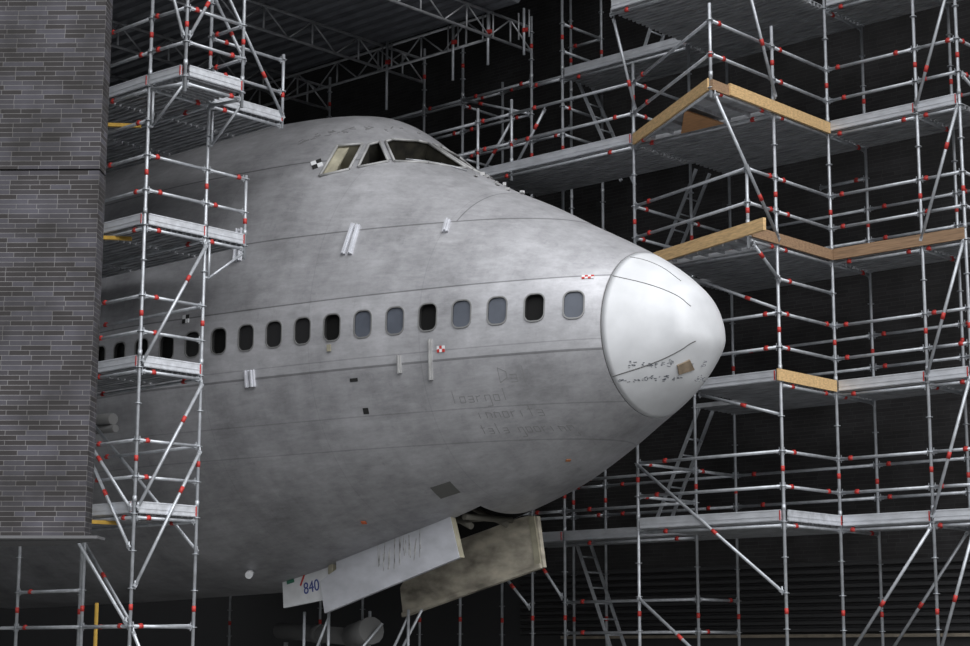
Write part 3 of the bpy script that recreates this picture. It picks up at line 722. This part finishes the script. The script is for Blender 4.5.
def right_platform(label, z, rects, toes, m=TOE):
    p = platform(rects[0][0], rects[0][2], z, label)
    for r in rects: planks(p, *r[:4], z)
    for a, b in toes: toe(p, (a[0], a[1], z), (b[0], b[1], z), m)
    return p
right_platform('highest right-hand platform, its silver toe board running across the top of the picture', 9.9, [(X0, X1, 21.55, Y2), ], [((X0 + .05, 21.53), (X1, 21.53))])
right_platform('highest platform bay at the top right corner', 9.9, [(X1, X2, Y2, Y3), (X2, X3, Y2, Y3), (X0, X1, Y2, Y3)], [((X1 + .03, Y2 - .03), (X2, Y2 - .03)), ((X2, Y2 - .03), (X3, Y2 - .03))])
right_platform('dim rear platform high behind the cockpit, under the highest right-hand one', 9.9, [(XB, X0, Y2, Y3)], [((XB + .05, Y2 - .03), (X0 - .04, Y2 - .03))])
right_platform('platform beside the cockpit roof, with a long grey toe board', 7.9, [(-20.38, X0, Y1, Y2), (X0, X1, Y1, Y2), (X0, X1, Y2, Y3)], [((-20.38, Y1 - .03), (X0, Y1 - .03))])
right_platform('right-hand platform with bright toe board, second below the top corner', 7.9, [(X1, X2, Y2, Y3), (X2, X3, Y2, Y3)], [((X1 + .04, Y2 - .03), (X2, Y2 - .03)), ((X2, Y2 - .03), (X3, Y2 - .03))])
right_platform('platform behind the tip of the nose cone, edged with pine boards', 5.9, [(X0 + .35, X1, Y1 + .05, Y2), (X0, X1, Y2, Y3)], [])
right_platform('right-hand platform edged with brown boards', 5.9, [(X1, X2, Y2, Y3), (X2, X3, Y2, Y3)], [])
right_platform('platform running behind the lower half of the nose cone', 3.9, [(X0 + 1.0, X1, Y1, Y2), (X0, X1, Y2, Y3)], [((X0 + 1.0, Y1 - .03), (X1 - .03, Y1 - .03))])
right_platform('right-hand platform with silver toe board, level with the lower nose cone', 3.9, [(X1, X2, Y2, Y3), (X2, X3, Y2, Y3)], [((X1 + .04, Y2 - .03), (X2, Y2 - .03)), ((X2, Y2 - .03), (X3, Y2 - .03))])
right_platform('lowest right-hand platform wrapping the corner below the nose', 1.9, [(X0, X1, Y1, Y2), (X1, X2, Y2, Y3), (X2, X3, Y2, Y3), (X0, X1, Y2, Y3)],
               [((X0 + .03, Y1 - .03), (X1, Y1 - .03)), ((X1 + .03, Y1 + .02), (X1 + .03, Y2)), ((X1 + .04, Y2 - .03), (X2, Y2 - .03)), ((X2, Y2 - .03), (X3, Y2 - .03))])
right_platform('lowest rear platform in the dark behind the gear doors', 1.9, [(XC - .6, XB, Y2, Y3), (XB, X0, Y2, Y3)], [((XC - .6, Y2 - .03), (XB, Y2 - .03)), ((XB, Y2 - .03), (X0 - .04, Y2 - .03))])
# triangular infill decks
def tri_deck(pts, z, label):
    o = MB().prism([(x, y, z + .045) for x, y in pts], (0, 0, .02))
    (xa, ya), (xb, yb), (xc, yc) = pts
    for k in range(1, 7):
        t = k / 7; a = Vector((xa + (xb - xa) * t, ya + (yb - ya) * t, z + .02)); b_ = Vector((xa + (xc - xa) * t, ya + (yc - ya) * t, z + .02)); o.beam(a, b_, .03, .05)
    return tag(o.build('infill_deck', DECK), label, 'scaffold platform')
tri_deck([(X0 + .1, Y1 - .05), (X1 - .03, 20.66), (X1 - .03, Y1 - .05)], 7.9, 'three-cornered infill deck under the pine boards above the nose')
tri_deck([(X0 + .5, Y1 - .02), (X1 - .03, 21.50), (X1 - .03, Y1 - .02)], 5.9, 'three-cornered infill deck behind the top of the nose cone')
pl = MB().prism([(X0 + 1.0, Y1 - .12, 7.85), (X0 + 1.75, 21.1, 7.85), (X1 - .8, Y1 - .12, 7.85)], (0, 0, .02)); tag(pl.build('plywood_sheet', mat('plywood', (.42, .22, .10), .8, 0, (5, .2, (1, 3, 1)))), 'orange-brown plywood sheet tucked under the three-cornered deck', 'board')
timber((X0 + .05, Y1 - .06, 7.9), (X1 - .02, 20.56, 7.9), .17, .045, WOOD, 'long pine board on edge slanting down left from the highest corner post')
timber((X1 + .03, 20.55, 7.9), (X1 + .03, 21.05, 7.9), .15, .045, WOODB, 'short dark reddish board at the highest corner post', z0=-.04)
timber((X1 + .055, 20.95, 7.9), (X1 + .055, Y2 - .05, 7.9), .17, .045, WOOD, 'long pine board on edge slanting down right from the highest corner post')
timber((X0 + .45, Y1 - .10, 5.93), (X1 + .40, 21.24, 5.93), .18, .05, WOOD, 'pine board rising behind the top of the nose cone')
timber((X1 + .03, 21.46, 5.93), (X1 + .03, Y2 - .05, 5.93), .16, .045, WOODB, 'dull board between the two posts right of the nose cone top')
timber((X1 + .06, Y2 - .04, 5.93), (X3, Y2 - .04, 5.93), .17, .045, WOODB, 'long brown board on edge along the right-hand platform')
timber((X1 + .035, Y1 - .12, 3.93), (X1 + .035, Y2 - .05, 3.93), .17, .03, WOOD, 'pale plywood board with dark specks right of the nose tip')

def ladder(foot, top, label):
    a, b = Vector(foot), Vector(top); d = (b - a).normalized()
    l = empty('ladder', foot, label, 'ladder')
    for s_ in (-.19, .19): MB().beam(a + Vector((0, s_, 0)), b + Vector((0, s_, 0)), .025, .055).build('rail', GALV, l)
    n = int((b - a).length / .28)
    for i in range(1, n):
        p = a + d * (.28 * i); MB().tube(p - Vector((0, .19, 0)), p + Vector((0, .19, 0)), .014, 8).build('rung', GALV, l)
ladder((-18.33, 24.2, GROUND), (-19.86, 24.2, 2.0), 'ladder leaning to the left, from the ground to the lowest rear platform')
ladder((-18.25, 24.2, 1.97), (-17.25, 24.2, 3.95), 'ladder leaning to the right, seen just under the nose')
ladder((-18.24, 24.2, 5.97), (-17.22, 24.2, 7.9), 'ladder leaning to the right, just above the nose cone')
ladder((-18.78, 24.2, 7.97), (-19.70, 24.2, 9.9), 'ladder leaning to the left, under the dim rear platform')
ladder((-18.35, 24.2, 9.97), (-17.55, 24.2, 11.9), 'ladder standing on the dim high rear platform')

# ------------------------------------------------------------------ roof sheets and girders, upper left
rf = MB()
y = 11.0
while y < 22.6:
    rf.prism([(-46, y, 11.10), (-46, y + .05, 11.04), (-46, y + .17, 11.04), (-46, y + .22, 11.10)], (26.1, 0, 0)); y += .31
rf.box((-32.95, 16.85, 11.13), (26.1, 11.7, .05)); struct(rf.build('ceiling', ROOFD))
def girder(a, b, label, zb=10.56, zt=11.0):
    g_ = empty('lattice_girder', (a[0], a[1], zb), label, 'girder', 'lattice girders carrying the roof sheets')
    a2, b2 = Vector((*a, zb)), Vector((*b, zb)); a3, b3 = Vector((*a, zt)), Vector((*b, zt)); d = (b2 - a2).normalized(); L = (b2 - a2).length
    MB().tube(a2, b2, .026, 8).build('bottom_chord', DARKIRON, g_); MB().tube(a3, b3, .026, 8).build('top_chord', DARKIRON, g_)
    n = max(2, round(L / .55)); lc = MB()
    for i in range(n):
        t0, t1 = L * i / n, L * (i + 1) / n; p, q = (a2 + d * t0, a3 + d * t1) if i % 2 else (a3 + d * t0, a2 + d * t1); lc.tube(p, q, .015, 6)
        if i % 2 == 0: lc.tube(a2 + d * t0, a3 + d * t0, .018, 6)
    lc.tube(b2, b3, .018, 6); lc.build('lacing', DARKIRON, g_)
girder((XC - .02, 13.0), (XC - .02, 23.66), 'front lattice girder, ending over the cockpit right of the others')
girder((-23.15, 13.0), (-23.15, 23.66), 'lattice girder crossing above the cockpit roof')
girder((-25.75, 13.0), (-25.75, 23.66), 'lattice girder seen just right of the left tower')
girder((-28.3, 13.0), (-28.3, 23.66), 'lattice girder glimpsed through the left tower')
girder((-30.9, 13.0), (-30.9, 23.66), 'rearmost lattice girder, deep in the dark behind the left tower')
girder((-31, 22.62), (-20.55, 22.62), 'long lattice girder under the far edge of the roof sheets', 10.55, 10.98)
for i, (x, y, z0, lab) in enumerate(((-20.52, 22.55, 10.05, 'hanging tube at the front girder end'), (-21.35, 22.55, 9.95, 'hanging tube left of the front girder'), (-23.0, 22.55, 9.75, 'hanging tube at the girder above the cockpit'), (-20.0, 22.9, 10.2, 'short hanging tube right of the front girder'))):
    hp = empty('hanging_tube', (x, y, z0), lab, 'tube', 'tubes hanging from the roof girders')
    MB().tube((x, y, z0), (x, y, 11.04), .024, 8).build('tube', GALV, hp)
    c = MB(); c.tube((x, y, 10.6), (x, y, 10.68), .032, 8); c.box((x + .05, y, 10.64), (.08, .05, .06)); c.build('red_coupler', RED, hp)
    s_ = MB(); s_.tube((x - .12, y, 10.5), (x - .12, y, 10.98), .014, 6); s_.tube((x + .12, y, 10.5), (x + .12, y, 10.98), .014, 6); s_.build('side_rod', DARKIRON, hp)

# ------------------------------------------------------------------ support under the nose gear
tr = empty('support_trestle', (-20.8, 20.4, GROUND), 'thin tube trestle standing under the small white door numbered 840', 'trestle')
def loc(s_, y, z): return NOSE - Vector((0, 0, EYE)) + R3 @ Vector((-s_, y, z))
for s_, y in ((8.1, -.3), (7.5, -.3), (7.2, .3), (6.3, .3)):
    p = loc(s_, y, -3.5); MB().tube((p.x, p.y, GROUND), (p.x, p.y, p.z), .024, 8).build('standard', GALV, tr)
for a, b in (((8.1, -.3, -4.6), (7.5, -.3, -3.6)), ((7.2, .3, -4.9), (6.3, .3, -3.6)), ((7.3, .45, -5.0), (6.15, .45, -3.5)), ((7.5, -.3, -4.7), (6.9, .3, -3.7))):
    MB().tube(loc(*a), loc(*b), .022, 8).build('brace', GALV, tr)
hs = MB(); hs.tube((-24.5, 21.6, .45), (-21.9, 20.9, .32), .14, 14); hs.tube((-21.9, 20.9, .32), (-21.3, 20.7, .42), .22, 14); hs.tube((-23.2, 21.25, .385), (-23.0, 21.2, .375), .16, 14)
tag(hs.build('air_hose', PIPE), 'fat pale hose lying in the dark below the belly, behind the trestle', 'hose')
hs = MB()
for x in (-24.0, -22.2): hs.tube((x, 21.3, GROUND), (x, 21.3, .25), .04, 8)
tag(hs.build('hose_stand', DARKIRON), 'dark stand holding up the pale hose', 'stand')

# ------------------------------------------------------------------ light
world = bpy.data.worlds.new('overcast'); bpy.context.scene.world = world; world.use_nodes = True
nt = world.node_tree; bg = nt.nodes['Background']; tc = nt.nodes.new('ShaderNodeTexCoord'); sp = nt.nodes.new('ShaderNodeSeparateXYZ'); nt.links.new(tc.outputs['Generated'], sp.inputs[0])
rp = nt.nodes.new('ShaderNodeValToRGB'); mr = nt.nodes.new('ShaderNodeMapRange'); mr.inputs[1].default_value = -1; mr.inputs[2].default_value = 1
nt.links.new(sp.outputs[2], mr.inputs[0]); nt.links.new(mr.outputs[0], rp.inputs[0])
el = rp.color_ramp.elements; el[0].position = .47; el[0].color = (.05, .05, .05, 1); el[1].position = 1; el[1].color = (1.0, 1.03, 1.08, 1)
k = el.new(.5); k.color = (.20, .205, .21, 1); k = el.new(.66); k.color = (.42, .43, .45, 1); k = el.new(.82); k.color = (.85, .88, .92, 1)
nt.links.new(rp.outputs[0], bg.inputs[0]); bg.inputs[1].default_value = .85
sl = bpy.data.lights.new('sun', 'SUN'); sl.energy = 3.0; sl.angle = math.radians(70); so = bpy.data.objects.new('sun', sl); C.objects.link(so)
dirv = Vector((-1.15, .36, -1.1)).normalized(); so.rotation_euler = dirv.to_track_quat('-Z', 'Y').to_euler()

# ------------------------------------------------------------------ camera
cd = bpy.data.cameras.new('camera'); cam = bpy.data.objects.new('camera', cd); C.objects.link(cam)
cd.sensor_width = 36; cd.lens = 1845.03 / 970 * 36; cd.clip_end = 300
M3 = Matrix(((0.73909739, 0.11831923, 0.66312564), (0.67359365, -0.13359181, -0.72692835), (0.00257855, 0.98394806, -0.17843644)))
cam.matrix_world = Matrix.Translation((0, 0, EYE)) @ M3.to_4x4()
sn = bpy.context.scene; sn.camera = cam
sn.view_settings.view_transform = 'Standard'; sn.view_settings.look = 'None'; sn.view_settings.exposure = 0.6; sn.view_settings.gamma = 1; sn.view_settings.use_curve_mapping = False
